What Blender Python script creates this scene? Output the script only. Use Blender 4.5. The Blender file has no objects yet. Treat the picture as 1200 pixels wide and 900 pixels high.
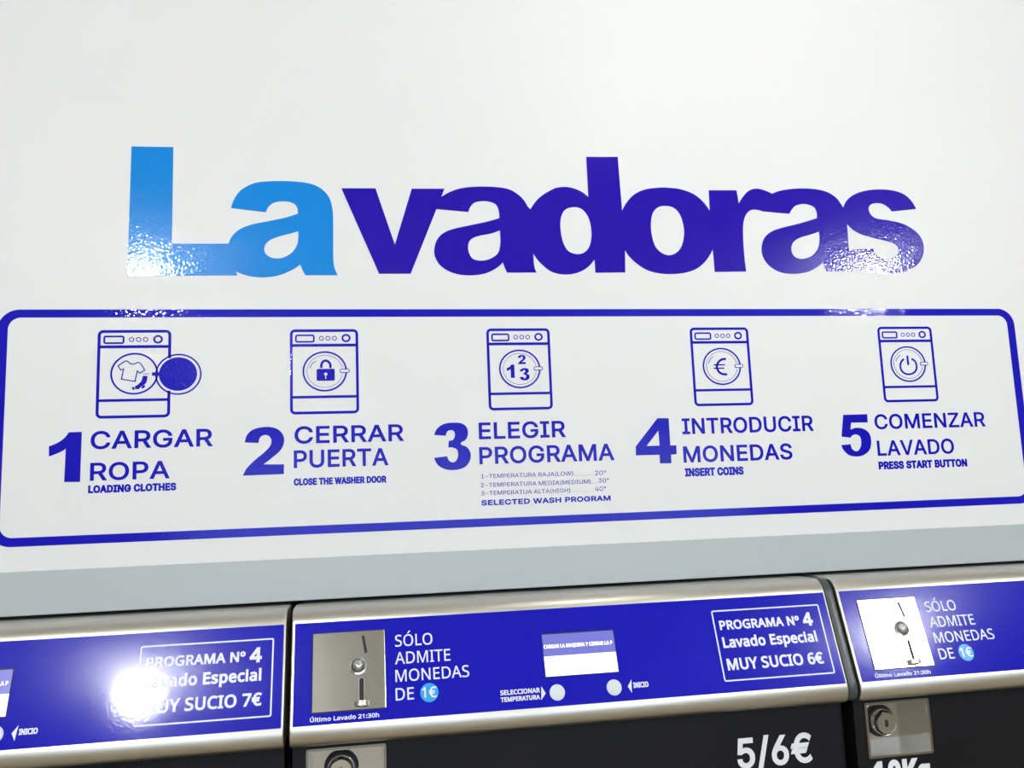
import bpy, bmesh, math, os
from mathutils import Matrix, Vector
from mathutils.geometry import delaunay_2d_cdt
PI = math.pi
scene = bpy.context.scene
col = scene.collection

# ---------------------------------------------------------------- camera, sky, exposure
CAMERA_AXES = ((0.986202, -0.161152, -0.037884), (0.015184, -0.139829, 0.990059), (-0.164847, -0.976974, -0.135453))  # right, up, back

cam_data = bpy.data.cameras.new('camera')
cam_data.sensor_fit = 'HORIZONTAL'
cam_data.sensor_width = 36.0
cam_data.lens = 30.0
cam_data.clip_start = 0.05
camera = bpy.data.objects.new('camera', cam_data)
col.objects.link(camera)
r_, u_, b_ = [Vector(v) for v in CAMERA_AXES]
camera.matrix_world = Matrix(((r_.x, u_.x, b_.x, 0), (r_.y, u_.y, b_.y, -1.15), (r_.z, u_.z, b_.z, 1.62), (0, 0, 0, 1)))
scene.camera = camera

world = bpy.data.worlds.new('daylight')
scene.world = world
world.use_nodes = True
world.node_tree.nodes['Background'].inputs[0].default_value = (0.62, 0.78, 1.0, 1)
world.node_tree.nodes['Background'].inputs[1].default_value = 1.6

scene.view_settings.view_transform = 'Standard'
scene.view_settings.look = 'None'
scene.view_settings.exposure = 0.72
scene.view_settings.gamma = 1.0
scene.view_settings.use_curve_mapping = False

CEILING = 2.54
# opal globe lamps under the ceiling: x, y, emission strength; last two are added fill evening the wall light
LAMPS = [(-0.80, -2.05, 280), (2.07, -2.05, 315), (0.55, -0.62, 16), (-0.74, -4.4, 260), (1.75, -4.4, 270)]
GLOBE_R = 0.055

# ---------------------------------------------------------------- measured data (metres on the wall / on the sloped panels)
LETTERS = {'L': [[(-0.30806, 2.10717, 1), (-0.25501, 2.10798, 1), (-0.25487, 1.97399, 1), (-0.18299, 1.97458, 1), (-0.18456, 1.96367), (-0.18172, 1.94902), (-0.17344, 1.93678),
        (-0.17122, 1.93124, 1), (-0.30955, 1.92984, 1)]],
 'a': [[(-0.18002, 2.02446, 1), (-0.17541, 2.03801), (-0.1666, 2.05022), (-0.15047, 2.05965), (-0.13367, 2.06279), (-0.11677, 2.06382), (-0.09411, 2.06347),
        (-0.07419, 2.06061), (-0.05993, 2.05331), (-0.05, 2.04071), (-0.04613, 2.02404), (-0.04543, 2.00736), (-0.04571, 1.97717), (-0.04565, 1.95317),
        (-0.04433, 1.94272), (-0.04016, 1.93232, 1), (-0.08281, 1.93206, 1), (-0.08615, 1.93796), (-0.08948, 1.94684, 1), (-0.10015, 1.93935), (-0.11689, 1.93186),
        (-0.13629, 1.9288), (-0.15284, 1.92988), (-0.16521, 1.93303), (-0.17042, 1.93563, 1), (-0.17344, 1.93678), (-0.18172, 1.94902), (-0.18456, 1.96367),
        (-0.18299, 1.97458, 1), (-0.17785, 1.98587), (-0.16826, 1.9949), (-0.15307, 2.00168), (-0.13082, 2.00683), (-0.10839, 2.01231), (-0.09258, 2.01802, 1),
        (-0.09284, 2.02466), (-0.09649, 2.03123), (-0.10411, 2.03471), (-0.11398, 2.03511), (-0.12382, 2.03309), (-0.13083, 2.02753), (-0.13474, 2.01934, 1)],
       [(-0.09211, 1.99336, 1), (-0.10282, 1.98991), (-0.11964, 1.98489), (-0.1308, 1.97908), (-0.13635, 1.971), (-0.13551, 1.96271), (-0.12939, 1.95685),
        (-0.11966, 1.95487), (-0.10989, 1.95704), (-0.10008, 1.96368), (-0.09387, 1.97358), (-0.09215, 1.98257)]],
 'a2': [[(0.09639, 2.02832, 1), (0.10374, 2.0462, 1), (0.11473, 2.05301), (0.1315, 2.05935), (0.15587, 2.06245), (0.18031, 2.0624), (0.19866, 2.05999),
         (0.21076, 2.05392), (0.22118, 2.04401), (0.22696, 2.034), (0.23022, 2.03059, 1), (0.22821, 2.01194), (0.22695, 1.99621), (0.22784, 1.98056),
         (0.23183, 1.96563, 1), (0.2319, 1.95256), (0.23304, 1.94325), (0.23557, 1.93769, 1), (0.19312, 1.93741, 1), (0.1906, 1.94294), (0.1876, 1.95218, 1),
         (0.17914, 1.9444), (0.16378, 1.93661), (0.14566, 1.93343), (0.12775, 1.93393), (0.11154, 1.93871), (0.09846, 1.94836), (0.09227, 1.96052), (0.09195, 1.97122),
         (0.09583, 1.98353), (0.1041, 1.99288), (0.11772, 1.99925), (0.14192, 2.00521), (0.16631, 2.0109), (0.18478, 2.01653, 1), (0.18455, 2.02688), (0.18091, 2.03624),
         (0.17189, 2.04045), (0.16126, 2.04117), (0.15054, 2.03876), (0.14428, 2.03237), (0.14102, 2.02481, 1)],
        [(0.18505, 1.99872, 1), (0.1718, 1.99385), (0.1535, 1.98986), (0.14277, 1.98414), (0.13917, 1.97483), (0.14063, 1.96407), (0.1464, 1.95643), (0.15836, 1.95439),
         (0.17053, 1.95758), (0.18143, 1.96603), (0.18498, 1.98003), (0.18532, 1.98937)]],
 'a3': [[(0.60097, 2.06204, 1), (0.61385, 2.06668), (0.63207, 2.07001), (0.65321, 2.07138), (0.67426, 2.07041), (0.69206, 2.06613), (0.70494, 2.05763),
         (0.71219, 2.04753), (0.71504, 2.04232, 1), (0.71583, 2.02861), (0.71865, 2.017, 1), (0.71844, 1.99957), (0.71794, 1.98219), (0.71852, 1.97585, 1),
         (0.71926, 1.9649), (0.7213, 1.95198, 1), (0.7213, 1.9428, 1), (0.67791, 1.9425, 1), (0.67564, 1.95019), (0.67386, 1.95674, 1), (0.66451, 1.94953),
         (0.64739, 1.94144), (0.62343, 1.93846), (0.60306, 1.94115), (0.58769, 1.95007), (0.57858, 1.96355), (0.57741, 1.97769), (0.5824, 1.99196), (0.59354, 2.00209),
         (0.61185, 2.00895), (0.63921, 2.0157), (0.67003, 2.02489, 1), (0.67084, 2.03361), (0.66712, 2.04225), (0.65696, 2.04641), (0.64799, 2.04681), (0.63722, 2.04369),
         (0.63072, 2.03777), (0.62625, 2.03105, 1), (0.58442, 2.03401, 1)],
        [(0.6717, 2.0041, 1), (0.65868, 1.99959), (0.64026, 1.99416), (0.62925, 1.98743), (0.62458, 1.97823), (0.62607, 1.96827), (0.63295, 1.96236), (0.64328, 1.9616),
         (0.65556, 1.96572), (0.66533, 1.9744), (0.67017, 1.9845), (0.67185, 1.99603)]],
 'd': [[(0.23022, 2.03059, 1), (0.23978, 2.04377), (0.2511, 2.05356), (0.26715, 2.06255), (0.27034, 2.06359), (0.28351, 2.06497), (0.29656, 2.0626), (0.30817, 2.05725),
        (0.31627, 2.0502, 1), (0.31622, 2.11136, 1), (0.36373, 2.11279, 1), (0.36578, 2.03084, 1), (0.36667, 1.97221, 1), (0.36526, 1.93869, 1), (0.32096, 1.93814, 1),
        (0.32067, 1.95751, 1), (0.31177, 1.94748), (0.30096, 1.94035), (0.28775, 1.9361), (0.27476, 1.93524), (0.26194, 1.93724), (0.25237, 1.94184), (0.24051, 1.95263),
        (0.23526, 1.95943), (0.23183, 1.96563, 1), (0.22784, 1.98056), (0.22695, 1.99621), (0.22821, 2.01194)],
       [(0.29521, 2.03509), (0.30559, 2.03236), (0.31426, 2.02135), (0.31792, 2.00548), (0.31762, 1.9896), (0.31319, 1.97504), (0.30359, 1.96653), (0.2918, 1.96562),
        (0.28163, 1.97075), (0.27503, 1.98508), (0.27283, 2.00477), (0.27488, 2.02065), (0.28192, 2.03137)]],
 'o': [[(0.36578, 2.03084, 1), (0.37261, 2.04253), (0.3841, 2.05492), (0.40083, 2.06342), (0.42007, 2.06686), (0.43649, 2.06753), (0.4583, 2.06531), (0.47712, 2.05835),
        (0.4902, 2.04768), (0.50025, 2.03339, 1), (0.50063, 1.9745, 1), (0.49073, 1.9596), (0.47753, 1.94743), (0.46066, 1.94011), (0.43876, 1.93705), (0.41724, 1.93771),
        (0.39876, 1.94234), (0.38332, 1.952), (0.372, 1.96327), (0.36667, 1.97221, 1)],
       [(0.43195, 2.03968), (0.44407, 2.03721), (0.45302, 2.02789), (0.45785, 2.01037), (0.45756, 1.99418), (0.45237, 1.97799), (0.44357, 1.96852), (0.43249, 1.96493),
        (0.4219, 1.96829), (0.41305, 1.97753), (0.40866, 1.9935), (0.40822, 2.01226), (0.41221, 2.02848), (0.42091, 2.0373)]],
 'r': [[(0.50088, 2.06493, 1), (0.54468, 2.06595, 1), (0.5466, 2.0456, 1), (0.55384, 2.0558), (0.5634, 2.06523), (0.57552, 2.06926), (0.58719, 2.06751),
        (0.60097, 2.06204, 1), (0.58442, 2.03401, 1), (0.57286, 2.03666), (0.56392, 2.03506), (0.55596, 2.02718), (0.55143, 2.01427), (0.54956, 1.99435), (0.549, 1.9689),
        (0.55, 1.94136, 1), (0.50114, 1.94038, 1), (0.50063, 1.9745, 1), (0.50025, 2.03339, 1)]],
 's': [[(0.71504, 2.04232, 1), (0.72302, 2.05508), (0.7378, 2.06482), (0.75688, 2.07056), (0.77882, 2.07285), (0.80051, 2.07157), (0.8187, 2.06604), (0.83014, 2.05587),
        (0.83715, 2.04263, 1), (0.79564, 2.03799, 1), (0.78983, 2.04467), (0.78105, 2.04981), (0.7703, 2.05077), (0.7607, 2.04763), (0.75694, 2.04108),
        (0.75973, 2.03232), (0.76778, 2.0266), (0.78911, 2.02344), (0.81042, 2.01909), (0.82815, 2.00994), (0.83938, 1.99832), (0.84336, 1.98368), (0.83965, 1.96752),
        (0.82972, 1.9543), (0.81154, 1.94457), (0.78943, 1.94008), (0.76484, 1.93992), (0.7437, 1.94208), (0.72895, 1.94658), (0.7213, 1.95198, 1), (0.71926, 1.9649),
        (0.71852, 1.97585, 1), (0.75819, 1.97889, 1), (0.76244, 1.96966), (0.77342, 1.9631), (0.78733, 1.96352), (0.79714, 1.96856), (0.80041, 1.97587),
        (0.79873, 1.98315), (0.78851, 1.98886), (0.76743, 1.99384), (0.7435, 1.99992), (0.72893, 2.00698), (0.71865, 2.017, 1), (0.71583, 2.02861)]],
 'v': [[(-0.03403, 2.05545, 1), (0.01248, 2.05655, 1), (0.03766, 1.97607, 1), (0.06257, 2.05711, 1), (0.10826, 2.05818, 1), (0.10374, 2.0462, 1), (0.09639, 2.02832, 1),
        (0.05844, 1.93502, 1), (0.01544, 1.93475, 1)]]}
NUMERALS = {1: [[(-0.3974, 1.70952, 1), (-0.38569, 1.71471), (-0.37854, 1.72083), (-0.37468, 1.72666, 1), (-0.35937, 1.72688, 1), (-0.3596, 1.66395, 1), (-0.37827, 1.66439, 1),
      (-0.37754, 1.70603, 1), (-0.38527, 1.70133), (-0.39698, 1.69677, 1)]],
 2: [[(-0.1608, 1.70816, 1), (-0.15829, 1.71726), (-0.15144, 1.72424), (-0.13961, 1.72744), (-0.12774, 1.72736), (-0.11781, 1.72343), (-0.11186, 1.71506),
      (-0.11147, 1.70583), (-0.11585, 1.69674), (-0.12575, 1.68785), (-0.13717, 1.67905, 1), (-0.11132, 1.67826, 1), (-0.11154, 1.66567, 1), (-0.16295, 1.66532, 1),
      (-0.15812, 1.67464), (-0.14739, 1.68544), (-0.13562, 1.69526), (-0.12872, 1.70322), (-0.12734, 1.71034), (-0.1307, 1.71595), (-0.13663, 1.71712),
      (-0.14156, 1.71418), (-0.14352, 1.70709, 1)]],
 3: [[(0.0849, 1.71176, 1), (0.08953, 1.72049), (0.09852, 1.72627), (0.11076, 1.72777), (0.12296, 1.72638), (0.12948, 1.72066), (0.13077, 1.71172), (0.12741, 1.70404),
      (0.12059, 1.69912), (0.12867, 1.69448), (0.13353, 1.68616), (0.13255, 1.67625), (0.12563, 1.66765), (0.11336, 1.66408), (0.10016, 1.66494), (0.08934, 1.67097),
      (0.08411, 1.68098, 1), (0.10175, 1.68266, 1), (0.10487, 1.67598), (0.11034, 1.67427), (0.11486, 1.67788), (0.1166, 1.68443), (0.11525, 1.69109), (0.1098, 1.69411),
      (0.10362, 1.69428, 1), (0.10454, 1.70353, 1), (0.1101, 1.70449), (0.11292, 1.70995), (0.11219, 1.71551), (0.10782, 1.71784), (0.10266, 1.71575),
      (0.10074, 1.71026, 1)]],
 4: [[(0.39992, 1.72749, 1), (0.41655, 1.72712, 1), (0.41643, 1.68849, 1), (0.42537, 1.68871, 1), (0.425, 1.67606, 1), (0.41678, 1.6756, 1), (0.41647, 1.66368, 1),
      (0.39971, 1.66397, 1), (0.4, 1.67609, 1), (0.36543, 1.67617, 1), (0.36593, 1.68849, 1)],
     [(0.38167, 1.68875, 1), (0.40082, 1.68891, 1), (0.40026, 1.71013, 1)]],
 5: [[(0.68405, 1.72624, 1), (0.72224, 1.72648, 1), (0.7219, 1.71429, 1), (0.69533, 1.71448, 1), (0.69366, 1.70448, 1), (0.70294, 1.70677), (0.71412, 1.70504),
      (0.72256, 1.69855), (0.72478, 1.68699), (0.72122, 1.67458), (0.71137, 1.66696), (0.69985, 1.6648), (0.6877, 1.66722), (0.67989, 1.67469), (0.67679, 1.68203, 1),
      (0.69153, 1.68308, 1), (0.69312, 1.6764), (0.6973, 1.67317), (0.70226, 1.67303), (0.7074, 1.67912), (0.70892, 1.68741), (0.70733, 1.69412), (0.70196, 1.69697),
      (0.69621, 1.69607), (0.69246, 1.69242, 1), (0.67846, 1.69444, 1)]]}
STEP_TEXTS = {1: [('heading_text', 'CARGAR', (-0.34858, 1.7044, 0.1476, 0.02278), 0.016), ('heading_text', 'ROPA', (-0.34823, 1.66481, 0.09508, 0.02255), 0.016),
     ('caption_text', 'LOADING CLOTHES', (-0.34983, 1.64936, 0.10506, 0.00973), 0.04)],
 2: [('heading_text', 'CERRAR', (-0.09794, 1.70473, 0.14216, 0.02263), 0.016), ('heading_text', 'PUERTA', (-0.09903, 1.67294, 0.12236, 0.02307), 0.016),
     ('caption_text', 'CLOSE THE WASHER DOOR', (-0.09911, 1.65025, 0.11936, 0.00912), 0.04)],
 3: [('heading_text', 'ELEGIR', (0.14572, 1.70425, 0.12066, 0.02275), 0.016), ('heading_text', 'PROGRAMA', (0.14529, 1.6704, 0.18884, 0.02323), 0.016),
     ('temperature_text', '1-TEMPERATURA BAJA(LOW)', (0.14689, 1.65136, 0.12731, 0.0055), 0.0),
     ('temperature_text', '.........', (0.27489, 1.65055, 0.02871, 0.00559), 0.0), ('temperature_text', '20°', (0.30547, 1.65055, 0.01563, 0.00606), 0.0),
     ('temperature_text', '2-TEMPERATURA MEDIA(MEDIUM)', (0.14606, 1.63956, 0.15252, 0.00548), 0.0), ('temperature_text', '...', (0.3007, 1.63928, 0.0079, 0.00559), 0.0),
     ('temperature_text', '30°', (0.30958, 1.64008, 0.01515, 0.00583), 0.0), ('temperature_text', '3-TEMPERATUA ALTA(HIGH)', (0.14636, 1.62858, 0.12281, 0.00546), 0.0),
     ('temperature_text', '..........', (0.27012, 1.62839, 0.03279, 0.00556), 0.0), ('temperature_text', '40°', (0.30432, 1.6286, 0.01558, 0.00625), 0.0),
     ('caption_text', 'SELECTED WASH PROGRAM', (0.14612, 1.61509, 0.17955, 0.00719), 0.034)],
 4: [('heading_text', 'INTRODUCIR', (0.43561, 1.70382, 0.19986, 0.02253), 0.016), ('heading_text', 'MONEDAS', (0.43483, 1.66378, 0.16445, 0.02301), 0.016),
     ('caption_text', 'INSERT COINS', (0.43539, 1.64426, 0.08761, 0.01167), 0.04)],
 5: [('heading_text', 'COMENZAR', (0.73299, 1.7037, 0.18154, 0.02206), 0.014), ('heading_text', 'LAVADO', (0.73346, 1.66474, 0.12455, 0.02231), 0.014),
     ('caption_text', 'PRESS START BUTTON', (0.73292, 1.64478, 0.14392, 0.0116), 0.04)]}
PANEL_TEXTS = [('notice_text', 'SÓLO', (0.02576, -0.03419, 0.04491, 0.01362), 0.006), ('notice_text', 'ADMITE', (0.02521, -0.05458, 0.06603, 0.0138), 0.006),
 ('notice_text', 'MONEDAS', (0.02512, -0.07473, 0.08768, 0.01356), 0.006), ('notice_text', 'DE', (0.02478, -0.09556, 0.02131, 0.01374), 0.006),
 ('closing_time_text', 'Último Lavado 21:30h', (-0.0728, -0.11202, 0.07818, 0.00471), 0.03), ('button_text', 'SELECCIONAR', (0.14825, -0.09867, 0.04814, 0.00561), 0.035),
 ('button_text', 'TEMPERATURA', (0.14811, -0.10633, 0.04768, 0.00536), 0.035), ('button_text', 'INICIO', (0.3126, -0.10162, 0.0191, 0.00621), 0.035),
 ('program_text', 'PROGRAMA Nº', (0.43746, -0.03993, 0.10957, 0.01167), 0.03), ('program_text', '4', (0.5519, -0.0417, 0.01372, 0.01705), 0.034),
 ('program_text', 'Lavado Especial', (0.43723, -0.0624, 0.12862, 0.01342), 0.03), ('program_text', 'MUY SUCIO 6€', (0.43751, -0.08969, 0.12992, 0.01424), 0.026)]
EURO_TEXT = (0.05544, -0.09498, 0.01751, 0.01205)
DISPLAY_TEXT = (0.20651, -0.04842, 0.08703, 0.00452)
PRICE_TEXT = (0.4478, 1.27695, 0.10064, 0.03609)
LOAD_TEXT = (0.63104, 1.23357, 0.07944, 0.0364)
TRIM_TOP = (0.18549, 1.55684)
TRIM_BOTTOM = (0.18346, 1.50396)
BORDER = {'bot_in': 1.59786, 'bot_out': 1.58701, 'left_in': -0.4508, 'right_in': 0.97146, 'right_out': 0.98382, 'top_in': 1.87442, 'top_out': 1.88493}
SYMBOLS = {'cuff': [(-0.28726, 1.79994, 1), (-0.28017, 1.80014, 1)],
 'disc': [(-0.26818, 1.79954), (-0.22095, 1.7989), (-0.24497, 1.82124), (-0.24433, 1.77731)],
 'euro': [(0.50865, 1.81093, 1), (0.50305, 1.81069), (0.4972, 1.80694), (0.49399, 1.80012), (0.49618, 1.79324), (0.50145, 1.78937), (0.50872, 1.78882, 1)],
 'euro_bar': [(0.48942, 1.80261, 1), (0.50642, 1.80256, 1), (0.48906, 1.79774, 1), (0.50494, 1.7977, 1)],
 'glare2': [(-0.07784, 1.80464, 1), (-0.075, 1.81029), (-0.06934, 1.81453, 1)],
 'glare4': [(0.482, 1.80513, 1), (0.48478, 1.81073), (0.48938, 1.81495, 1)],
 'glare5': [(0.77759, 1.80476, 1), (0.78061, 1.81002), (0.78552, 1.81451, 1)],
 'heel': [(-0.28966, 1.78132, 1), (-0.28792, 1.78424), (-0.28489, 1.78538, 1), (-0.28512, 1.78272, 1), (-0.28731, 1.78128)],
 'hinge': [(-0.27659, 1.80188, 1), (-0.26738, 1.80176, 1), (-0.26731, 1.79729, 1), (-0.27651, 1.79742, 1)],
 'keyhole': [(-0.05811, 1.79028, 1), (-0.05792, 1.79441), (-0.05939, 1.79627), (-0.05879, 1.79811), (-0.05715, 1.7987), (-0.05552, 1.79806), (-0.05494, 1.79621),
             (-0.05644, 1.79439), (-0.05633, 1.79025, 1)],
 'lock_body': [(-0.06897, 1.80376), (-0.04535, 1.80347), (-0.0455, 1.78764), (-0.06908, 1.78799)],
 'one': [(0.18732, 1.80657), (0.1983, 1.78789)],
 'open_door': [(-0.27264, 1.7993), (-0.21528, 1.79853), (-0.24447, 1.8259), (-0.2437, 1.77196)],
 'power_arc': [(0.79072, 1.8081, 1), (0.78559, 1.80316), (0.78371, 1.79639), (0.78574, 1.78958), (0.79104, 1.78574), (0.7975, 1.7849), (0.80427, 1.78677),
               (0.80924, 1.79154), (0.8105, 1.79834), (0.80871, 1.80442), (0.80338, 1.80827, 1)],
 'power_bar': [(0.79686, 1.81319, 1), (0.79709, 1.79895, 1)],
 'shackle': [(-0.06274, 1.80492, 1), (-0.0627, 1.80953), (-0.06075, 1.8132), (-0.05717, 1.81486), (-0.05331, 1.81312), (-0.05111, 1.8094), (-0.05115, 1.80477, 1)],
 'shirt': [(-0.3183, 1.81056, 1), (-0.30908, 1.81714), (-0.30629, 1.81636), (-0.30277, 1.81335), (-0.29792, 1.8133), (-0.29449, 1.81504), (-0.29128, 1.81396),
           (-0.28569, 1.80497, 1), (-0.29144, 1.80103, 1), (-0.29468, 1.8039, 1), (-0.29717, 1.7903, 1), (-0.31365, 1.7935, 1), (-0.31133, 1.80678, 1),
           (-0.3146, 1.80534, 1)],
 'sock': [(-0.2879, 1.79728, 1), (-0.28206, 1.7972, 1), (-0.2833, 1.78935), (-0.28628, 1.7857), (-0.29011, 1.7831), (-0.2924, 1.78018, 1), (-0.29655, 1.7804, 1),
          (-0.29758, 1.78366, 1), (-0.29254, 1.78698), (-0.28943, 1.79093)],
 'three': [(0.20513, 1.80138), (0.21912, 1.78424)],
 'toe': [(-0.30101, 1.78268, 1), (-0.29868, 1.78338, 1), (-0.29696, 1.77996, 1), (-0.29942, 1.77912, 1)],
 'two': [(0.20322, 1.82002), (0.21447, 1.80713)]}
PLATE = [(-0.07082, -0.01334), (0.01357, -0.10244)]
SLOT = [(-0.0123, -0.01934), (-0.00876, -0.03911)]
RETURN = [(-0.01798, -0.05361)]
EXIT = [(-0.01463, -0.06717), (-0.01424, -0.09887)]
LEVER = [(-0.02353, -0.09557), (-0.00576, -0.09555)]
DISC = [(0.06433, -0.08929), (0.07556, -0.09009)]
DISPLAY = [(0.2061, -0.03108), (0.29783, -0.0319), (0.2056, -0.08144), (0.29434, -0.08098), (0.20526, -0.05732), (0.296, -0.05802)]
BUTTONS = [(0.21725, -0.10018), (0.28805, -0.09945), (0.2265, -0.10084)]
ARROWS = [(0.19859, -0.09177), (0.20307, -0.10008), (0.1969, -0.10757), (0.31122, -0.09152), (0.30544, -0.09928), (0.30948, -0.10721), (0.31323, -0.09797), (0.31264, -0.10164)]
BOX = [(0.42941, -0.01516), (0.57864, -0.01496), (0.43017, -0.10288), (0.57891, -0.10242)]
LOCK = [(0.62631, 1.34187), (0.71503, 1.34069), (0.6252, 1.27609), (0.71305, 1.27619), (0.65653, 1.31655)]

PITCH_LEFT, PITCH_RIGHT = -0.6945, 0.7045
TILT = math.radians(19.5)
P0 = Vector((0, -0.07, 1.48379))
UP = Vector((0, math.sin(TILT), math.cos(TILT)))
NORMAL = Vector((0, -math.cos(TILT), math.sin(TILT)))
FRONT_Y = -0.085

# ---------------------------------------------------------------- materials
def mat(name, color, rough=0.5, metal=0.0, spec=0.5, bump=None, emit=None, coat=0.0, aniso=0.0):
    m = bpy.data.materials.new(name); m.use_nodes = True
    nt = m.node_tree; b = nt.nodes['Principled BSDF']
    b.inputs['Base Color'].default_value = (*color, 1)
    b.inputs['Roughness'].default_value = rough
    b.inputs['Metallic'].default_value = metal
    b.inputs['Specular IOR Level'].default_value = spec
    b.inputs['Coat Weight'].default_value = coat
    if emit:
        b.inputs['Emission Color'].default_value = (*emit[:3], 1)
        b.inputs['Emission Strength'].default_value = emit[3]
    if bump:
        sc, strength, dist, stretch = bump
        tc = nt.nodes.new('ShaderNodeTexCoord'); mp = nt.nodes.new('ShaderNodeMapping')
        mp.inputs['Scale'].default_value = stretch
        ns = nt.nodes.new('ShaderNodeTexNoise'); ns.inputs['Scale'].default_value = sc
        ns.inputs['Detail'].default_value = 0.5
        bp = nt.nodes.new('ShaderNodeBump'); bp.inputs['Strength'].default_value = strength
        bp.inputs['Distance'].default_value = dist
        nt.links.new(tc.outputs['Object'], mp.inputs['Vector'])
        nt.links.new(mp.outputs['Vector'], ns.inputs['Vector'])
        nt.links.new(ns.outputs['Fac'], bp.inputs['Height'])
        nt.links.new(bp.outputs['Normal'], b.inputs['Normal'])
    return m

def srgb(r, g, b):
    f = lambda v: (v / 255 / 12.92) if v / 255 <= 0.04045 else ((v / 255 + 0.055) / 1.055) ** 2.4
    return (f(r), f(g), f(b))

def brushed(name, color, rough):
    m = mat(name, color, rough, 1.0)
    nt = m.node_tree; b = nt.nodes['Principled BSDF']
    tc = nt.nodes.new('ShaderNodeTexCoord'); mp = nt.nodes.new('ShaderNodeMapping')
    mp.inputs['Scale'].default_value = (2.0, 900.0, 900.0)
    ns = nt.nodes.new('ShaderNodeTexNoise'); ns.inputs['Scale'].default_value = 1.0
    ra = nt.nodes.new('ShaderNodeMapRange')
    ra.inputs['To Min'].default_value = rough - 0.06; ra.inputs['To Max'].default_value = rough + 0.08
    nt.links.new(tc.outputs['Object'], mp.inputs['Vector']); nt.links.new(mp.outputs['Vector'], ns.inputs['Vector'])
    nt.links.new(ns.outputs['Fac'], ra.inputs['Value']); nt.links.new(ra.outputs['Result'], b.inputs['Roughness'])
    return m

M = dict(
    wall=mat('satin_white_wall', (0.80, 0.80, 0.795), 0.42, 0, 0.2, bump=(600, 0.05, 0.0005, (1, 1, 1))),
    room=mat('room_paint', (0.40, 0.42, 0.43), 0.7),
    ceiling=mat('ceiling_paint', (0.8, 0.8, 0.78), 0.8),
    floor=mat('tan_floor', (0.36, 0.29, 0.19), 0.45, bump=(40, 0.1, 0.002, (1, 1, 1))),
    cyan=mat('light_blue_vinyl', srgb(10, 134, 220), 0.03, 0, 0.35, bump=(330, 0.115, 0.0012, (1, 1, 1))),
    blue=mat('violet_blue_vinyl', srgb(34, 8, 166), 0.03, 0, 0.35, bump=(330, 0.115, 0.0012, (1, 1, 1))),
    ink=mat('royal_blue_vinyl', srgb(24, 20, 178), 0.04, 0, 0.3, bump=(330, 0.115, 0.0012, (1, 1, 1))),
    decal=mat('blue_control_decal', srgb(16, 17, 176), 0.07, 0, 0.35, bump=(300, 0.04, 0.0005, (1, 1, 1))),
    white=mat('white_print', (0.82, 0.84, 0.88), 0.4),
    disc=mat('cyan_print', srgb(30, 160, 232), 0.35),
    steel=brushed('brushed_steel', (0.68, 0.655, 0.58), 0.36),
    plate=mat('satin_steel_plate', (0.40, 0.39, 0.345), 0.20, 1.0, bump=(1400, 0.03, 0.0002, (1, 1, 1))),
    chrome=mat('chrome', (0.75, 0.75, 0.74), 0.12, 1.0),
    dark=mat('dark_slot', (0.006, 0.006, 0.007), 0.6),
    black=mat('charcoal_front', (0.006, 0.006, 0.0075), 0.42, 0, 0.2),
    cap=mat('dark_grey_plastic', (0.06, 0.068, 0.075), 0.35),
    trim=mat('grey_trim', (0.47, 0.51, 0.52), 0.38, 0, 0.5),
    body=mat('grey_enamel', (0.3, 0.3, 0.31), 0.5),
    button=mat('white_push_button', (0.72, 0.76, 0.80), 0.35),
    screen=mat('lit_screen', (0.02, 0.02, 0.03), 0.3, emit=(0.86, 0.94, 1.0, 1.15)),
    screen_band=mat('lit_screen_band', (0.02, 0.02, 0.03), 0.3, emit=(0.10, 0.105, 0.40, 1.0)),
    glass=mat('dark_glass', (0.01, 0.012, 0.015), 0.05),
    lamp_rim=mat('lamp_rim', (0.7, 0.7, 0.7), 0.4),
)

# ---------------------------------------------------------------- object helpers
def link(name, me, material, parent=None):
    o = bpy.data.objects.new(name, me); col.objects.link(o)
    if material: me.materials.append(M[material])
    if parent: o.parent = parent
    return o

def empty(name, loc=(0, 0, 0)):
    o = bpy.data.objects.new(name, None); col.objects.link(o); o.location = loc
    o.empty_display_size = 0.1
    return o

def tag(o, label=None, cat=None, group=None, kind=None):
    for k, v in (('label', label), ('category', cat), ('group', group), ('kind', kind)):
        if v: o[k] = v
    return o

def bm_mesh(name, bm):
    bmesh.ops.recalc_face_normals(bm, faces=bm.faces)
    me = bpy.data.meshes.new(name); bm.to_mesh(me); bm.free(); return me

def add_box(bm, x0, x1, y0, y1, z0, z1, bevel=0.0):
    b = bmesh.new()
    bmesh.ops.create_cube(b, size=1)
    for v in b.verts:
        v.co = Vector(((x0 + x1) / 2 + v.co.x * (x1 - x0), (y0 + y1) / 2 + v.co.y * (y1 - y0), (z0 + z1) / 2 + v.co.z * (z1 - z0)))
    if bevel: bmesh.ops.bevel(b, geom=b.edges[:], offset=bevel, segments=2, affect='EDGES', profile=0.5)
    t = bpy.data.meshes.new('t'); b.to_mesh(t); b.free(); bm.from_mesh(t); bpy.data.meshes.remove(t)

def box(name, dims, material, parent=None, bevel=0.0, off=(0, 0, 0)):
    bm = bmesh.new(); d = [dims[i] - off[i // 2] for i in range(6)]
    add_box(bm, *d, bevel=bevel)
    return link(name, bm_mesh(name, bm), material, parent)

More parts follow.
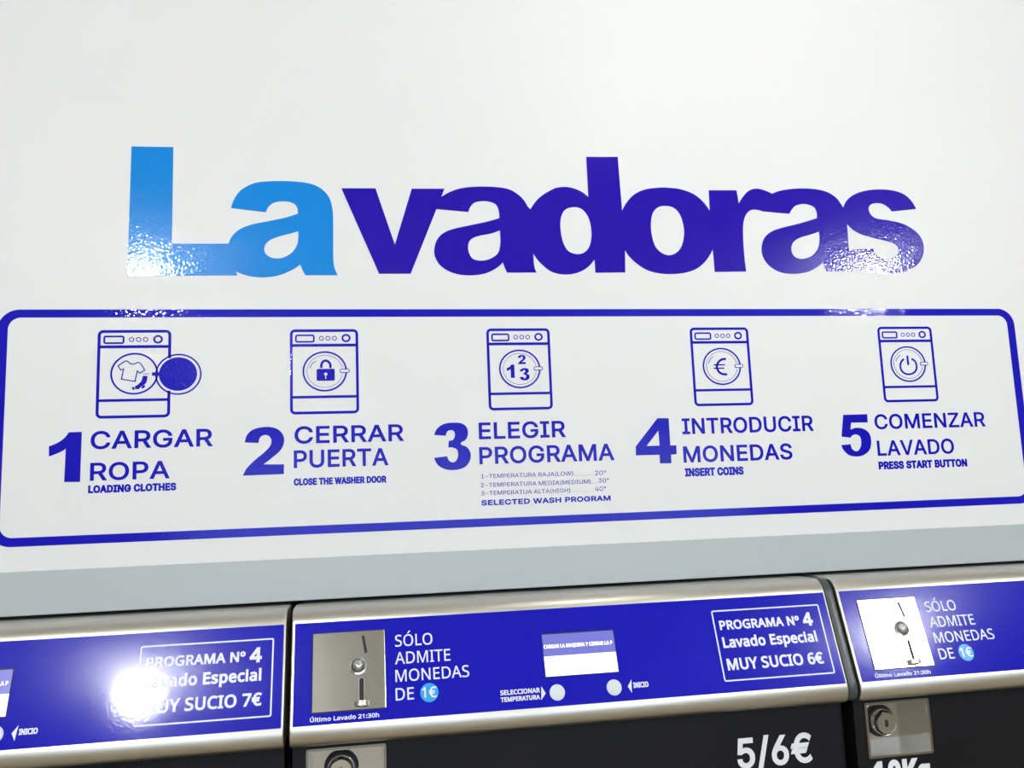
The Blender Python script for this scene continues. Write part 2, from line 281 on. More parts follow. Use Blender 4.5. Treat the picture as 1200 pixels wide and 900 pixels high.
def prism(name, profile, x0, x1, material, parent=None, bevel=0.0, smooth=True):
    """profile: closed list of (y, z); extruded along x"""
    bm = bmesh.new()
    a = [bm.verts.new((x0, y, z)) for y, z in profile]; b = [bm.verts.new((x1, y, z)) for y, z in profile]
    n = len(profile)
    side = [bm.faces.new((a[i], a[(i + 1) % n], b[(i + 1) % n], b[i])) for i in range(n)]
    bm.faces.new(a); bm.faces.new(b[::-1])
    bmesh.ops.recalc_face_normals(bm, faces=bm.faces)
    if bevel:
        caps = [e for e in bm.edges if abs(e.verts[0].co.x - e.verts[1].co.x) < 1e-6]
        bmesh.ops.bevel(bm, geom=caps, offset=bevel, segments=3, affect='EDGES', profile=0.5, clamp_overlap=True)
    if smooth:
        for f in bm.faces: f.smooth = abs(f.normal.x) < 0.95
    me = bm_mesh(name, bm)
    o = link(name, me, material, parent)
    return o

def smooth_line(pts, closed=True, steps=5):
    """Catmull-Rom through the points; a third entry marks a sharp corner"""
    n = len(pts); out = []
    for i in range(n if closed else n - 1):
        p1, p2 = pts[i], pts[(i + 1) % n]
        c1 = len(p1) > 2 or (not closed and i == 0); c2 = len(p2) > 2 or (not closed and i == n - 2)
        out.append((p1[0], p1[1]))
        if c1 and c2: continue
        p0 = pts[i - 1] if not c1 else None
        p3 = pts[(i + 2) % n] if not c2 else None
        m1 = ((p2[0] - p0[0]) / 2, (p2[1] - p0[1]) / 2) if p0 else None
        m2 = ((p3[0] - p1[0]) / 2, (p3[1] - p1[1]) / 2) if p3 else None
        ch = (p2[0] - p1[0], p2[1] - p1[1]); L = math.hypot(*ch)
        def lim(m):
            l = math.hypot(*m)
            return (m[0] * L / l, m[1] * L / l) if l > 1e-9 else m
        if m1: m1 = lim(m1)
        if m2: m2 = lim(m2)
        if m1 is None: m1 = (1.5 * ch[0] - m2[0] / 2, 1.5 * ch[1] - m2[1] / 2)
        if m2 is None: m2 = (1.5 * ch[0] - m1[0] / 2, 1.5 * ch[1] - m1[1] / 2)
        for k in range(1, steps):
            t = k / steps; t2, t3 = t * t, t * t * t
            h = (2 * t3 - 3 * t2 + 1, t3 - 2 * t2 + t, -2 * t3 + 3 * t2, t3 - t2)
            out.append(tuple(h[0] * p1[j] + h[1] * m1[j] + h[2] * p2[j] + h[3] * m2[j] for j in (0, 1)))
    if not closed: out.append((pts[-1][0], pts[-1][1]))
    return out

def ellipse(cx, cy, rx, ry=None, n=48):
    ry = ry or rx
    return [(cx + rx * math.cos(2 * PI * k / n), cy + ry * math.sin(2 * PI * k / n)) for k in range(n)]

def round_rect(x0, x1, y0, y1, r, n=6):
    out = []
    for cx, cy, a in ((x1 - r, y1 - r, 0), (x0 + r, y1 - r, 90), (x0 + r, y0 + r, 180), (x1 - r, y0 + r, 270)):
        for k in range(n + 1):
            t = math.radians(a + 90 * k / n); out.append((cx + r * math.cos(t), cy + r * math.sin(t)))
    return out

def ring(cx, cy, rx, ry, w): return [ellipse(cx, cy, rx, ry), ellipse(cx, cy, rx - w, ry - w)]
def rect_ring(x0, x1, y0, y1, r, w): return [round_rect(x0, x1, y0, y1, r), round_rect(x0 + w, x1 - w, y0 + w, y1 - w, max(r - w, w * 0.3))]

def offset_side(pts, d, closed):
    n = len(pts); out = []
    for i in range(n):
        a = pts[i - 1] if (i > 0 or closed) else None; b = pts[i]; c_ = pts[(i + 1) % n] if (i < n - 1 or closed) else None
        ds = []
        for p, q in ((a, b), (b, c_)):
            if p and q:
                l = math.hypot(q[0] - p[0], q[1] - p[1]) or 1; ds.append(((q[0] - p[0]) / l, (q[1] - p[1]) / l))
        nx = -sum(v[1] for v in ds); ny = sum(v[0] for v in ds); l = math.hypot(nx, ny) or 1; nx /= l; ny /= l
        k = 1.0
        if len(ds) == 2: k = 1 / max(0.5, (-ds[0][1]) * nx + ds[0][0] * ny)
        out.append((b[0] + nx * d * k, b[1] + ny * d * k))
    return out

def stroke(pts, w, closed=False):
    """outline contours of a line of width w"""
    if closed: return [offset_side(pts, w / 2, True), offset_side(pts, -w / 2, True)]
    return [offset_side(pts, w / 2, False) + offset_side(pts, -w / 2, False)[::-1]]

def on_wall(x, y, h): return Vector((x, -h, y))
def on_panel(x, s, n): return P0 + Vector((x, 0, 0)) + UP * s + NORMAL * n
def on_front(x, y, h): return Vector((x, FRONT_Y - h, y))

def curve_to_bm(bm, cu, place, lift, scale=(1, 1, 0, 0)):
    o = bpy.data.objects.new('tmp', cu); col.objects.link(o)
    me = o.to_mesh()
    b = bmesh.new(); b.from_mesh(me); o.to_mesh_clear()
    bpy.data.objects.remove(o)
    d = cu.extrude
    for v in b.verts:
        v.co = place(v.co.x * scale[0] + scale[2], v.co.y * scale[1] + scale[3], lift + (v.co.z + d) * (1 if d else 0))
    t = bpy.data.meshes.new('t'); b.to_mesh(t); b.free(); bm.from_mesh(t); bpy.data.meshes.remove(t)

def flat(name, shapes, material, parent, place=on_wall, depth=0.0004, lift=0.0):
    """shapes: list of shapes, each a list of closed contours (first outside, the rest holes)"""
    bm = bmesh.new()
    for contours in shapes:
        cu = bpy.data.curves.new('tmp', 'CURVE'); cu.dimensions = '2D'; cu.fill_mode = 'BOTH'; cu.extrude = depth / 2
        for pts in contours:
            sp = cu.splines.new('POLY'); sp.points.add(len(pts) - 1); sp.use_cyclic_u = True
            for q, p in zip(sp.points, pts): q.co = (p[0], p[1], 0, 1)
        curve_to_bm(bm, cu, place, lift); bpy.data.curves.remove(cu)
    me = bpy.data.meshes.new(name); bm.to_mesh(me); bm.free()
    return link(name, me, material, parent)

FONTS = {}
for key, fname in (('humanist', 'NotoSansHebrew-Regular.woff2'), ('grotesque', 'Inter.woff2')):
    try: FONTS[key] = bpy.data.fonts.load(os.path.join(bpy.utils.system_resource('DATAFILES'), 'fonts', fname))
    except Exception: pass

def fill_winding(bm, loops, place, depth, lift):
    """fills where the outlines wind around a point at least once (crossings made by thickening do no harm)"""
    K = 100.0
    vs, es = [], []
    for l in loops:
        n0 = len(vs); vs += [Vector((p[0] * K, p[1] * K)) for p in l]
        es += [(n0 + i, n0 + (i + 1) % len(l)) for i in range(len(l))]
    ov, oe, of, _, _, _ = delaunay_2d_cdt(vs, es, [], 0, 1e-5)
    keep = []
    for f in of:
        cx = sum(ov[i].x for i in f) / len(f); cy = sum(ov[i].y for i in f) / len(f); wn = 0
        for i, j in es:
            a, b = vs[i], vs[j]
            if (a.y <= cy) != (b.y <= cy):
                x = a.x + (cy - a.y) * (b.x - a.x) / (b.y - a.y)
                if x > cx: wn += 1 if b.y > a.y else -1
        if wn > 0: keep.append(f)
    used = {}
    def vert(i, h):
        if (i, h) not in used: used[(i, h)] = bm.verts.new(place(ov[i].x / K, ov[i].y / K, lift + h))
        return used[(i, h)]
    edges = {}
    for f in keep:
        ar = sum(ov[f[k]].x * ov[f[(k + 1) % len(f)]].y - ov[f[(k + 1) % len(f)]].x * ov[f[k]].y for k in range(len(f)))
        if abs(ar) < 1e-9: continue
        if ar < 0: f = f[::-1]
        bm.faces.new([vert(i, depth) for i in f])
        for k in range(len(f)): edges[(f[k], f[(k + 1) % len(f)])] = 1
    for (i, j) in edges:
        if (j, i) not in edges: bm.faces.new((vert(i, depth), vert(i, 0), vert(j, 0), vert(j, depth)))

def text_glyphs(s, spacing, font):
    """outlines of a string at size 1, one list per glyph, outer outlines counter-clockwise"""
    cu = bpy.data.curves.new('tmp', 'FONT'); cu.body = s; cu.space_character = spacing
    if font in FONTS: cu.font = FONTS[font]
    o = bpy.data.objects.new('tmp', cu); col.objects.link(o)
    cc = o.to_curve(bpy.context.evaluated_depsgraph_get())
    glyphs = {}
    for sp in cc.splines:
        bp = sp.bezier_points; loop = []; n = len(bp)
        for i in range(n):
            p, q = bp[i], bp[(i + 1) % n]
            c0, c1, c2, c3 = p.co, p.handle_right, q.handle_left, q.co
            chord = (c3 - c0).length
            straight = ((c1 - c0).length + (c2 - c1).length + (c3 - c2).length) < chord * 1.0008 + 1e-6
            for k in range(1 if straight else 5):
                t = k / 5; m = 1 - t
                v = c0 * m ** 3 + c1 * 3 * m * m * t + c2 * 3 * m * t * t + c3 * t ** 3
                if not loop or (v.x - loop[-1][0]) ** 2 + (v.y - loop[-1][1]) ** 2 > 1e-6: loop.append((v.x, v.y))
        if len(loop) > 2 and (loop[0][0] - loop[-1][0]) ** 2 + (loop[0][1] - loop[-1][1]) ** 2 < 1e-6: loop.pop()
        if len(loop) > 2: glyphs.setdefault(sp.character_index, []).append(loop)
    o.to_curve_clear(); bpy.data.objects.remove(o); bpy.data.curves.remove(cu)
    area = lambda l: sum(a[0] * b[1] - b[0] * a[1] for a, b in zip(l, l[1:] + l[:1]))
    total = sum(area(l) for g in glyphs.values() for l in g)
    return [[l[::-1] if total < 0 else l for l in g] for g in glyphs.values()]

def text(name, s, rect, bold, material, parent, place=on_wall, depth=0.0004, lift=0.0, spacing=None, font='humanist'):
    """rect: left x, baseline, width, capital height; bold: how far the strokes grow on each side, in ems"""
    glyphs = text_glyphs(s, spacing or 1 + bold * 1.6, font)
    hs = [p[1] for g in text_glyphs('H', 1, font) for l in g for p in l]
    xs = [p[0] for g in glyphs for l in g for p in l]
    x0, x1, y0, y1 = min(xs), max(xs), min(hs), max(hs)
    g_ = bold * rect[3] / (y1 - y0)
    sx = (rect[2] - 2 * g_) / (x1 - x0); sy = (rect[3] - 2 * g_) / (y1 - y0)
    bm = bmesh.new()
    for g in glyphs:
        loops = [[(rect[0] + g_ + (x - x0) * sx, rect[1] + g_ + (y - y0) * sy) for x, y in l] for l in g]
        if g_: loops = [offset_side(l, -g_, True) for l in loops]
        fill_winding(bm, loops, place, depth, lift)
    me = bpy.data.meshes.new(name); bm.to_mesh(me); bm.free()
    return link(name, me, material, parent)

def lathe(name, profile, material, parent, origin, axis, n=40):
    """profile: (radius, height) pairs along the axis, starting and ending at or near the axis"""
    bm = bmesh.new(); q = Vector((0, 0, 1)).rotation_difference(axis)
    rings = []
    for r, h in profile:
        if r < 1e-6: rings.append([bm.verts.new(origin + q @ Vector((0, 0, h)))])
        else: rings.append([bm.verts.new(origin + q @ Vector((r * math.cos(2 * PI * k / n), r * math.sin(2 * PI * k / n), h))) for k in range(n)])
    for a, b in zip(rings, rings[1:]):
        for k in range(n):
            k2 = (k + 1) % n
            if len(a) == 1 and len(b) == 1: continue
            if len(a) == 1: bm.faces.new((a[0], b[k], b[k2]))
            elif len(b) == 1: bm.faces.new((a[k], b[0], a[k2]))
            else: bm.faces.new((a[k], b[k], b[k2], a[k2]))
    o = link(name, bm_mesh(name, bm), material, parent)
    for p in o.data.polygons: p.use_smooth = True
    o.data.set_sharp_from_angle(angle=math.radians(35))
    return o

def copy_tree(o, parent=None):
    c = o.copy(); col.objects.link(c); c.parent = parent
    for ch in list(o.children): copy_tree(ch, c)
    return c

# ---------------------------------------------------------------- the room
X0, X1, Y1 = -3.2, 5.0, -6.0
TRIM_Z1, TRIM_Z0 = TRIM_TOP[1], TRIM_BOTTOM[1]
tag(box('floor', (X0, X1, Y1, 0.75, -0.05, 0), 'floor'), kind='structure')
tag(box('ceiling', (X0, X1, Y1, 0.75, CEILING, CEILING + 0.05), 'ceiling'), kind='structure')
tag(box('wall_back', (X0, X1, 0.0, 0.05, TRIM_Z0 + 0.001, CEILING), 'wall'), kind='structure')
tag(box('wall_rear', (X0, X1, 0.70, 0.75, 0, CEILING), 'room'), kind='structure')
tag(box('wall_left', (X0 - 0.05, X0, Y1, 0.75, 0, CEILING), 'room'), kind='structure')
tag(box('wall_right', (X1, X1 + 0.05, Y1, 0.75, 0, CEILING), 'room'), kind='structure')
bm = bmesh.new()   # street side with a shop window opening
add_box(bm, X0, -1.6, Y1 - 0.1, Y1, 0, CEILING); add_box(bm, 3.4, X1, Y1 - 0.1, Y1, 0, CEILING)
add_box(bm, -1.6, 3.4, Y1 - 0.1, Y1, 0, 0.5); add_box(bm, -1.6, 3.4, Y1 - 0.1, Y1, 2.2, CEILING)
tag(link('wall_front', bm_mesh('wall_front', bm), 'room'), kind='structure')
bm = bmesh.new()
for a, b in ((-1.6, -1.54), (0.05, 0.11), (1.72, 1.78), (3.34, 3.4)): add_box(bm, a, b, Y1 - 0.08, Y1 - 0.02, 0.5, 2.2)
add_box(bm, -1.54, 3.34, Y1 - 0.08, Y1 - 0.02, 0.5, 0.56); add_box(bm, -1.54, 3.34, Y1 - 0.08, Y1 - 0.02, 2.14, 2.2)
tag(link('window_1', bm_mesh('window_1', bm), 'cap'), kind='structure')
tag(box('trim_1', (X0, X1, -0.004, -0.0002, TRIM_Z0, TRIM_Z1), 'trim', bevel=0.0008), kind='structure')

# ---------------------------------------------------------------- ceiling lamps
LAMP_WORDS = ['out in front of the left washer', 'out in front of the right washer', 'nearest the lettered wall, dimmest of all',
              'added as fill for the wall, left of the two towards the shop window', 'added as fill for the wall, right of the two towards the shop window']
for (x, y, w), words in zip(LAMPS, LAMP_WORDS):
    t = tag(empty('ceiling_light', (x, y, CEILING)), 'round white globe ceiling light ' + words, 'ceiling light', 'ceiling globe lights')
    lathe('lamp_base', [(0, 0), (0.050, 0), (0.050, -0.014), (0.035, -0.020), (0, -0.020)], 'lamp_rim', t, Vector((0, 0, 0)), Vector((0, 0, 1)))
    gm = mat('lit_globe', (0.9, 0.9, 0.9), 0.4, emit=(0.99, 1.0, 0.98, w)); M['lit_globe'] = gm
    lathe('lamp_globe', [(0, -0.020)] + [(GLOBE_R * math.sin(PI * k / 20), -0.016 - GLOBE_R + GLOBE_R * math.cos(PI * k / 20)) for k in range(2, 20)] + [(0, -0.016 - 2 * GLOBE_R)], 'lit_globe', t, Vector((0, 0, 0)), Vector((0, 0, 1)), 32)

# ---------------------------------------------------------------- the word on the wall
def outline(contours): return [smooth_line(p) for p in contours]
la = tag(empty('wall_lettering', (-0.2, 0, 1.94)), 'light blue glossy vinyl letters La beginning the big word on the white wall', 'lettering')
vad = tag(empty('wall_lettering', (0.4, 0, 1.94)), 'violet blue glossy vinyl letters vadoras ending the big word on the white wall', 'lettering')
for key, contours in LETTERS.items():
    root = la if key in ('L', 'a') else vad
    ox, oz = root.location.x, root.location.z
    flat('letter', [outline(contours)], 'cyan' if root is la else 'blue', root,
         place=lambda x, y, h, ox=ox, oz=oz: Vector((x - ox, -h, y - oz)), depth=0.0006)

# ---------------------------------------------------------------- the instruction panel: border and five steps
B = BORDER; bw = B['right_out'] - B['right_in']
border = flat('border_decal', [[round_rect(B['left_in'] - bw, B['right_out'], B['bot_out'], B['top_out'], 0.026, 10),
                               round_rect(B['left_in'], B['right_in'], B['bot_in'], B['top_in'], 0.015, 10)]], 'ink', None)
tag(border, 'royal blue rounded rectangular border line framing the five washing steps', 'decal')

ICON_W, ICON_H, ICON_TOP = 0.0896, 0.1142, 1.8575
ICON_X = {1: -0.3435, 2: -0.1035, 3: 0.1606, 4: 0.4564, 5: 0.7518}
WORDS = {1: 'opening step 1 CARGAR ROPA, open door washer pictogram with shirt and sock', 2: 'step 2 CERRAR PUERTA, pictogram of washer with padlock',
         3: 'step 3 ELEGIR PROGRAMA, with washer numbered 1 2 3 and temperature list', 4: 'step 4 INTRODUCIR MONEDAS, pictogram of washer with euro sign',
         5: 'step 5 COMENZAR LAVADO, pictogram of washer with power symbol'}
S = SYMBOLS
for k in range(1, 6):
    root = tag(empty('instruction_decal', (ICON_X[k] + ICON_W / 2, 0, 1.72)), 'blue vinyl instruction ' + WORDS[k], 'decal', 'numbered washing instructions')
    ox, oz = root.location.x, root.location.z
    pl = lambda x, y, h, ox=ox, oz=oz: Vector((x - ox, -h, y - oz))
    U = lambda u, k=k: ICON_X[k] + u * ICON_W
    V = lambda v: ICON_TOP - v * ICON_H
    w = ICON_W
    cx, cy, rx, ry = U(0.505), V(0.500), 0.0291, 0.0272
    # cabinet outline; the open door of step 1 interrupts its right side
    if k != 1:
        shapes = [rect_ring(U(0), U(1), V(1), V(0), 0.0065, 0.0036)]
    else:
        od = S['open_door']; ocx, ocy = (od[2][0] + od[3][0]) / 2, (od[0][1] + od[1][1]) / 2
        orx, ory = (od[1][0] - od[0][0]) / 2, (od[2][1] - od[3][1]) / 2
        e = U(1) - 0.0016
        dy = ory * math.sqrt(max(0, 1 - ((e - ocx) / orx) ** 2))
        r, t0 = 0.005, 0.0016
        path = [(e, ocy + dy * 0.86)]
        for ax, ay, a0 in ((U(1) - t0 - r, V(0) - t0 - r, 0), (U(0) + t0 + r, V(0) - t0 - r, 90), (U(0) + t0 + r, V(1) + t0 + r, 180), (U(1) - t0 - r, V(1) + t0 + r, 270)):
            path += [(ax + r * math.cos(math.radians(a0 + 15 * j)), ay + r * math.sin(math.radians(a0 + 15 * j))) for j in range(7)]
        path.append((e, ocy - dy * 0.86))
        shapes = [stroke(path, 0.0036)]
    shapes.append([[(U(0.03), V(0.174)), (U(0.97), V(0.174)), (U(0.97), V(0.207)), (U(0.03), V(0.207))]])
    shapes.append([[(U(0.03), V(0.785)), (U(0.97), V(0.785)), (U(0.97), V(0.815)), (U(0.03), V(0.815))]])
    pict = flat('washer_pictogram', shapes, 'ink', root, pl)
    flat('pictogram_drawer', [rect_ring(U(0.075), U(0.36), V(0.158), V(0.062), 0.0030, 0.0022)], 'ink', pict, pl)
    for u in (0.458, 0.554, 0.65): flat('pictogram_lamp', [ring(U(u), V(0.108), 0.0032, 0.0032, 0.0010)], 'ink', pict, pl)
    flat('pictogram_knob', [ring(U(0.82), V(0.107), 0.0060, 0.0056, 0.0024)], 'ink', pict, pl)
    flat('pictogram_door', [ring(cx, cy, rx, ry, 0.0022)], 'ink', pict, pl)
    if k != 1:
        hx0, hx1, hy = U(0.722), U(0.868), V(0.498)
        flat('pictogram_glass', [[[(cx + 0.0236 * math.cos(math.radians(a)), cy + 0.0220 * math.sin(math.radians(a))) for a in range(12, 349, 8)] +
                                  [(cx + 0.0231 * math.cos(math.radians(a)), cy + 0.0215 * math.sin(math.radians(a))) for a in range(348, 11, -8)]]], 'ink', pict, pl)
        # white pill of the handle over the ring, with its outline
        flat('pictogram_handle', [rect_ring(hx0, hx1, hy - 0.0028, hy + 0.0028, 0.0024, 0.0010)], 'ink', pict, pl, depth=0.0007)
        flat('pictogram_handle', [[round_rect(hx0 + 0.001, hx1 - 0.001, hy - 0.0018, hy + 0.0018, 0.0014)]], 'wall', pict, pl, depth=0.0006)
    sm = lambda key, closed=True: smooth_line(S[key], closed)
    if k == 1:
        flat('open_door', [ring(ocx, ocy, orx, ory, 0.0020)], 'ink', pict, pl)
        dd = S['disc']
        flat('open_door', [[ellipse((dd[0][0] + dd[1][0]) / 2, (dd[2][1] + dd[3][1]) / 2, (dd[1][0] - dd[0][0]) / 2, (dd[2][1] - dd[3][1]) / 2)]], 'ink', pict, pl)
        flat('hinge', [[[tuple(p[:2]) for p in S['hinge']]]], 'ink', pict, pl, depth=0.0006)
        flat('shirt', [stroke(sm('shirt'), 0.0013, True)], 'ink', pict, pl)
        flat('sock', [[sm('sock')], [sm('toe')], [sm('heel')], stroke([p[:2] for p in S['cuff']], 0.0006)], 'ink', pict, pl)
    if k == 2:
        lb = S['lock_body']; xs = [p[0] for p in lb]; ys = [p[1] for p in lb]
        flat('padlock', [[round_rect(min(xs), max(xs), min(ys), max(ys), 0.002), sm('keyhole')], stroke(sm('shackle', False), 0.0031)], 'ink', pict, pl)
    if k == 3:
        for src_key, n_ in (('one', 1), ('two', 2), ('three', 3)):
            cs = outline(NUMERALS[n_]); xs = [p[0] for p in cs[0]]; ys = [p[1] for p in cs[0]]
            (ax, ay), (bx_, by) = S[src_key]
            fx = (bx_ - ax) / (max(xs) - min(xs)); fy = (ay - by) / (max(ys) - min(ys))
            flat('digit', [[[(ax + (p[0] - min(xs)) * fx, by + (p[1] - min(ys)) * fy) for p in c_] for c_ in cs]], 'ink', pict, pl)
    if k == 4:
        eb = S['euro_bar']
        flat('euro_sign', [stroke(sm('euro', False), 0.0032), stroke([eb[0][:2], eb[1][:2]], 0.0019), stroke([eb[2][:2], eb[3][:2]], 0.0019)], 'ink', pict, pl)
    if k == 5:
        flat('power_sign', [stroke(sm('power_arc', False), 0.0027), stroke([p[:2] for p in S['power_bar']], 0.0030)], 'ink', pict, pl)
    if k in (2, 4, 5):
        flat('glare_line', [stroke(smooth_line(S['glare%d' % k], False), 0.0009)], 'ink', pict, pl)
    flat('step_numeral', [outline(NUMERALS[k])], 'ink', root, pl)
    for name, s, rect, off in STEP_TEXTS[k]:
        if set(s) == {'.'}:
            n_ = len(s); step = rect[2] / n_
            flat('dotted_line', [[ellipse(rect[0] + step * (j + 0.5), rect[1] + 0.0004, 0.0004, n=8)] for j in range(n_)], 'ink', root, pl)
        else:
            text(name, s, rect, off, 'ink', root, pl, font='grotesque')

# ---------------------------------------------------------------- washing machines
HX0, HX1 = -0.0957, 0.5925          # ends of the control housing
def housing_profile():
    pts = []
    def add(s, n): q = P0 + UP * s + NORMAL * n; pts.append((q.y, q.z))
    # bullnose at the foot, from the front panel upward
    s0, r1, r2 = -0.1165, 0.016, 0.0195
    for k in range(12, -1, -1):
        a = math.radians(9.5 * k); add(s0 - r2 * math.sin(a), -r1 + r1 * math.cos(a))
    # shoulder at the head rolling over to a level top
    for k in range(0, 11):
        a = math.radians(4.8 * k); add(0.0006 + 0.0255 * math.sin(a), -0.0255 + 0.0255 * math.cos(a))
    pts.append((pts[-1][0] + 0.003, pts[-1][1] + 0.0008))
    top = pts[-1][1]
    pts.append((-0.0045, top)); pts.append((-0.0045, pts[0][1] + 0.004)); pts.append((FRONT_Y + 0.01, pts[0][1] + 0.004))
    return pts, top
HOUSING, TOP_Z = housing_profile()
NOSE_Z = HOUSING[0][1]
LX0, LX1, LZ0, LZ1 = -0.0770, 0.0110, 1.2762, 1.3413   # lock cup opening

def make_washer(euro):
    root = empty('washing_machine')
    box('body', (HX0 + 0.004, HX1 - 0.004, -0.044, 0.60, 0.0, NOSE_Z + 0.002), 'body', root)
    box('top_cover', (HX0 + 0.004, HX1 - 0.004, -0.004, 0.60, NOSE_Z + 0.003, TOP_Z - 0.001), 'body', root)
    bm = bmesh.new(); f0, f1 = HX0 + 0.0015, HX1 - 0.0015; zt = NOSE_Z + 0.003
    add_box(bm, f0, LX0, FRONT_Y, -0.0445, 0.08, zt); add_box(bm, LX1, f1, FRONT_Y, -0.0445, 0.08, zt)
    add_box(bm, LX0, LX1, FRONT_Y, -0.0445, LZ1, zt); add_box(bm, LX0, LX1, FRONT_Y, -0.0445, 0.08, LZ0)
    link('front_panel', bm_mesh('front_panel', bm), 'black', root)
    # loading door, below the photograph
    dc = Vector(((HX0 + HX1) / 2, FRONT_Y, 0.72))
    d = lathe('door', [(0.17, 0.0), (0.235, 0.0), (0.235, 0.02), (0.22, 0.035), (0.185, 0.035), (0.17, 0.015), (0.17, 0)], 'steel', root, dc, Vector((0, -1, 0)), 64)
    lathe('door_glass', [(0, 0.02), (0.1, 0.017), (0.172, 0.008), (0.172, 0.0), (0, 0)], 'glass', d, dc, Vector((0, -1, 0)), 48)
    # control housing
    prism('control_housing', HOUSING, HX0, HX1, 'steel', root, bevel=0.0018)
    dec = flat('control_decal', [[round_rect(-0.0920, 0.5897, -0.1158, 0.0, 0.0008, 2)]], 'decal', root, on_panel, depth=0.0005)
    L1 = 0.0005
    for name, s, rect, off in PANEL_TEXTS:
        text(name, s.replace('6€', euro), rect, off, 'white', dec, on_panel, depth=0.0002, lift=L1)
    (bx0, by1), (bx1, _), (_, by0), _ = BOX
    flat('program_frame', [rect_ring(0.4297, 0.5788, -0.1027, -0.0150, 0.0025, 0.0017)], 'white', dec, on_panel, depth=0.0002, lift=L1)
    A = ARROWS
    flat('arrow_mark', [[[A[0], A[1], A[2]]]], 'white', dec, on_panel, depth=0.0002, lift=L1)
    flat('arrow_mark', [[[A[3], A[4], A[5]]]], 'white', dec, on_panel, depth=0.0002, lift=L1)
    flat('coin_badge', [[ellipse(0.0643, -0.0893, 0.0107)]], 'disc', dec, on_panel, depth=0.0002, lift=L1)
    text('coin_badge_text', '1€', EURO_TEXT, 0.012, 'white', dec, on_panel, depth=0.0002, lift=L1 + 0.0002)
    # coin plate
    px0, px1, py0, py1 = -0.0708, 0.0136, -0.1025, -0.0133
    bm = bmesh.new(); add_box(bm, px0, px1, -0.0012, 0.0, py0, py1, bevel=0.0006)
    for v in bm.verts: v.co = on_panel(v.co.x, v.co.z, -v.co.y + L1)
    plate = link('coin_plate', bm_mesh('coin_plate', bm), 'plate', root)
    flat('coin_plate_edge', [rect_ring(px0 - 0.0007, px1 + 0.0007, py0 - 0.0007, py1 + 0.0007, 0.001, 0.0007)], 'dark', plate, on_panel, depth=0.0004, lift=L1)
    LP = L1 + 0.0012
    sl = [(-0.0123, -0.0190), (-0.0088, -0.0392)]
    flat('coin_slot', [stroke(sl, 0.0032)], 'dark', plate, on_panel, depth=0.0002, lift=LP)
    c0 = on_panel(-0.0180, -0.0536, LP)
    lathe('return_button_ring', [(0.0072, 0), (0.0098, 0), (0.0100, 0.0012), (0.0080, 0.0018), (0.0072, 0.0005), (0.0072, 0)], 'chrome', plate, c0, NORMAL)
    lathe('return_button', [(0.0072, 0), (0.0070, 0.003), (0.0056, 0.0055), (0.003, 0.0070), (0, 0.0074)], 'chrome', plate, c0, NORMAL)
    flat('coin_return_rim', [rect_ring(-0.0180, -0.0108, -0.0990, -0.0668, 0.0034, 0.0010)], 'chrome', plate, on_panel, depth=0.0012, lift=LP)
    flat('coin_return_slot', [[round_rect(-0.0168, -0.0120, -0.0980, -0.0678, 0.0022)]], 'dark', plate, on_panel, depth=0.0002, lift=LP)
    # half ring lip at the foot of the slot, like a tiny coin cup
    bm = bmesh.new(); n1 = 20; rows = []
    for rad, ds, up in ((0.0074, -0.0055, 0.0), (0.0088, -0.0055, 0.0), (0.0088, 0.0, 0.0), (0.0074, 0.0, 0.0)):
        rows.append([bm.verts.new(on_panel(-0.0144 + rad * math.cos(PI * i / n1), -0.0935 + ds, LP + rad * 0.95 * math.sin(PI * i / n1))) for i in range(n1 + 1)])
    for a_, b_2 in zip(rows, rows[1:] + rows[:1]):
        for i in range(n1): bm.faces.new((a_[i], a_[i + 1], b_2[i + 1], b_2[i]))
    link('coin_return_lip', bm_mesh('coin_return_lip', bm), 'steel', plate)
    # display
    disp = flat('display', [[round_rect(0.2048, 0.2972, -0.0822, -0.0300, 0.001, 2)]], 'dark', root, on_panel, depth=0.0004, lift=L1)
    flat('display_screen', [[round_rect(0.2055, 0.2963, -0.0813, -0.0577, 0.0004, 2)]], 'screen', disp, on_panel, depth=0.0002, lift=L1 + 0.0004)
    flat('display_header', [[round_rect(0.2055, 0.2963, -0.0577, -0.0316, 0.0004, 2)]], 'screen_band', disp, on_panel, depth=0.0002, lift=L1 + 0.0004)
    text('display_text', 'CARGAR LA MAQUINA Y CERRAR LA P', DISPLAY_TEXT, 0.03, 'screen', disp, on_panel, depth=0.0002, lift=L1 + 0.0006)
    for bx_, by_ in BUTTONS[:2]:
        lathe('push_button', [(0.0093, 0), (0.0093, 0.0010), (0.0080, 0.0018), (0, 0.0020)], 'button', root, on_panel(bx_, by_, L1), NORMAL)
    # lock cup
    bm = bmesh.new(); w = 0.0016; yb = FRONT_Y + 0.033
    add_box(bm, LX0, LX0 + w, FRONT_Y - 0.0012, yb, LZ0, LZ1); add_box(bm, LX1 - w, LX1, FRONT_Y - 0.0012, yb, LZ0, LZ1)
    add_box(bm, LX0 + w, LX1 - w, FRONT_Y - 0.0012, yb, LZ0, LZ0 + w); add_box(bm, LX0 + w, LX1 - w, FRONT_Y - 0.0012, yb, LZ1 - w, LZ1)
    add_box(bm, LX0, LX1, yb, yb + 0.002, LZ0, LZ1)
    cup = link('lock_cup', bm_mesh('lock_cup', bm), 'chrome', root)
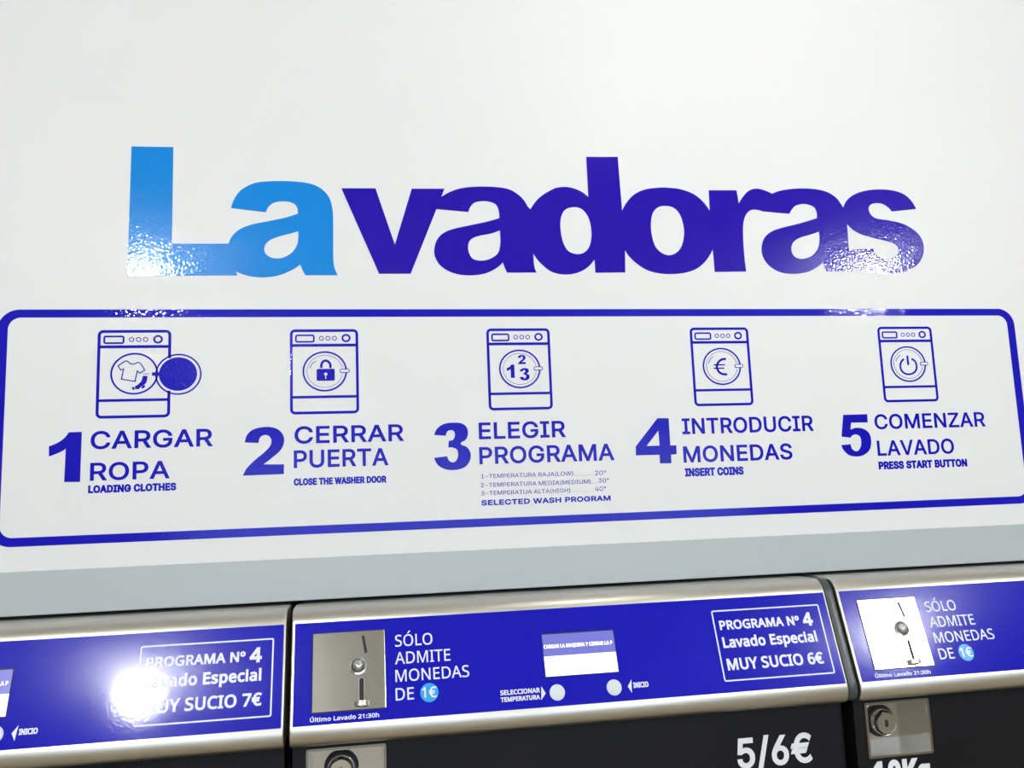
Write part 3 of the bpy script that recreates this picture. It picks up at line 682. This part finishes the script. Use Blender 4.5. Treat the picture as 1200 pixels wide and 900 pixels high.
    flat('lock_cup_rim', [rect_ring(LX0 - 0.002, LX1 + 0.002, LZ0 - 0.002, LZ1 + 0.002, 0.003, 0.0028)], 'plate', cup, on_front, depth=0.0014)
    oc = Vector((-0.0400, yb, 1.3115)); ax = Vector((0, -1, 0))
    lathe('lock_bezel', [(0.013, 0), (0.0205, 0), (0.0205, 0.003), (0.0180, 0.006), (0.013, 0.006)], 'dark', cup, oc, ax)
    lathe('lock_cylinder', [(0.0165, 0), (0.0165, 0.013), (0.0158, 0.0165), (0.0138, 0.0195), (0.0128, 0.0185), (0, 0.0185)], 'chrome', cup, oc, ax)
    flat('keyhole', [[round_rect(-0.0424, -0.0380, 1.3070, 1.3162, 0.0018), ]], 'dark', cup, lambda x, y, h: Vector((x, yb - 0.0185 - h, y)), depth=0.0003)
    return root

mid = make_washer('6€')
tag(mid, 'middle coin washer with blue control strip, lit display and 5/6€ on charcoal front', 'washing machine', 'coin washing machines in a row')
right = copy_tree(mid); right.location.x = PITCH_RIGHT
tag(right, 'right coin washer, its bright coin plate and lock cup at the picture edge', 'washing machine', 'coin washing machines in a row')
left = make_washer('7€'); left.location.x = PITCH_LEFT
tag(left, 'left coin washer, cut by picture edge, with MUY SUCIO 7€ and lamp glare', 'washing machine', 'coin washing machines in a row')
text('price_text', '5/6€', PRICE_TEXT, 0.020, 'white', mid, on_front, depth=0.0003, font='grotesque')
rx_ = LOAD_TEXT[0] - PITCH_RIGHT
text('load_text', '12Kg', (rx_,) + tuple(LOAD_TEXT[1:]), 0.028, 'white', right, on_front, depth=0.0003, font='grotesque')

# rounded filler strip between the middle and the right washer
fp = []
for y, z in HOUSING: fp.append((y + 0.002 if y < -0.02 else y, z - 0.001 if z > 1.4 else z + 0.001))
filler = prism('filler_strip', fp, HX1 + 0.0016, HX1 + 0.0146, 'cap', None, bevel=0.0035)
tag(filler, 'dark grey rounded plastic filler strip between the middle and right washers', 'filler strip')
post = box('filler_post', (HX1 + 0.0020, HX1 + 0.0142, -0.062, 0.55, 0, NOSE_Z + 0.004), 'dark', None)
post.parent = filler; post.name = 'lower_strip'
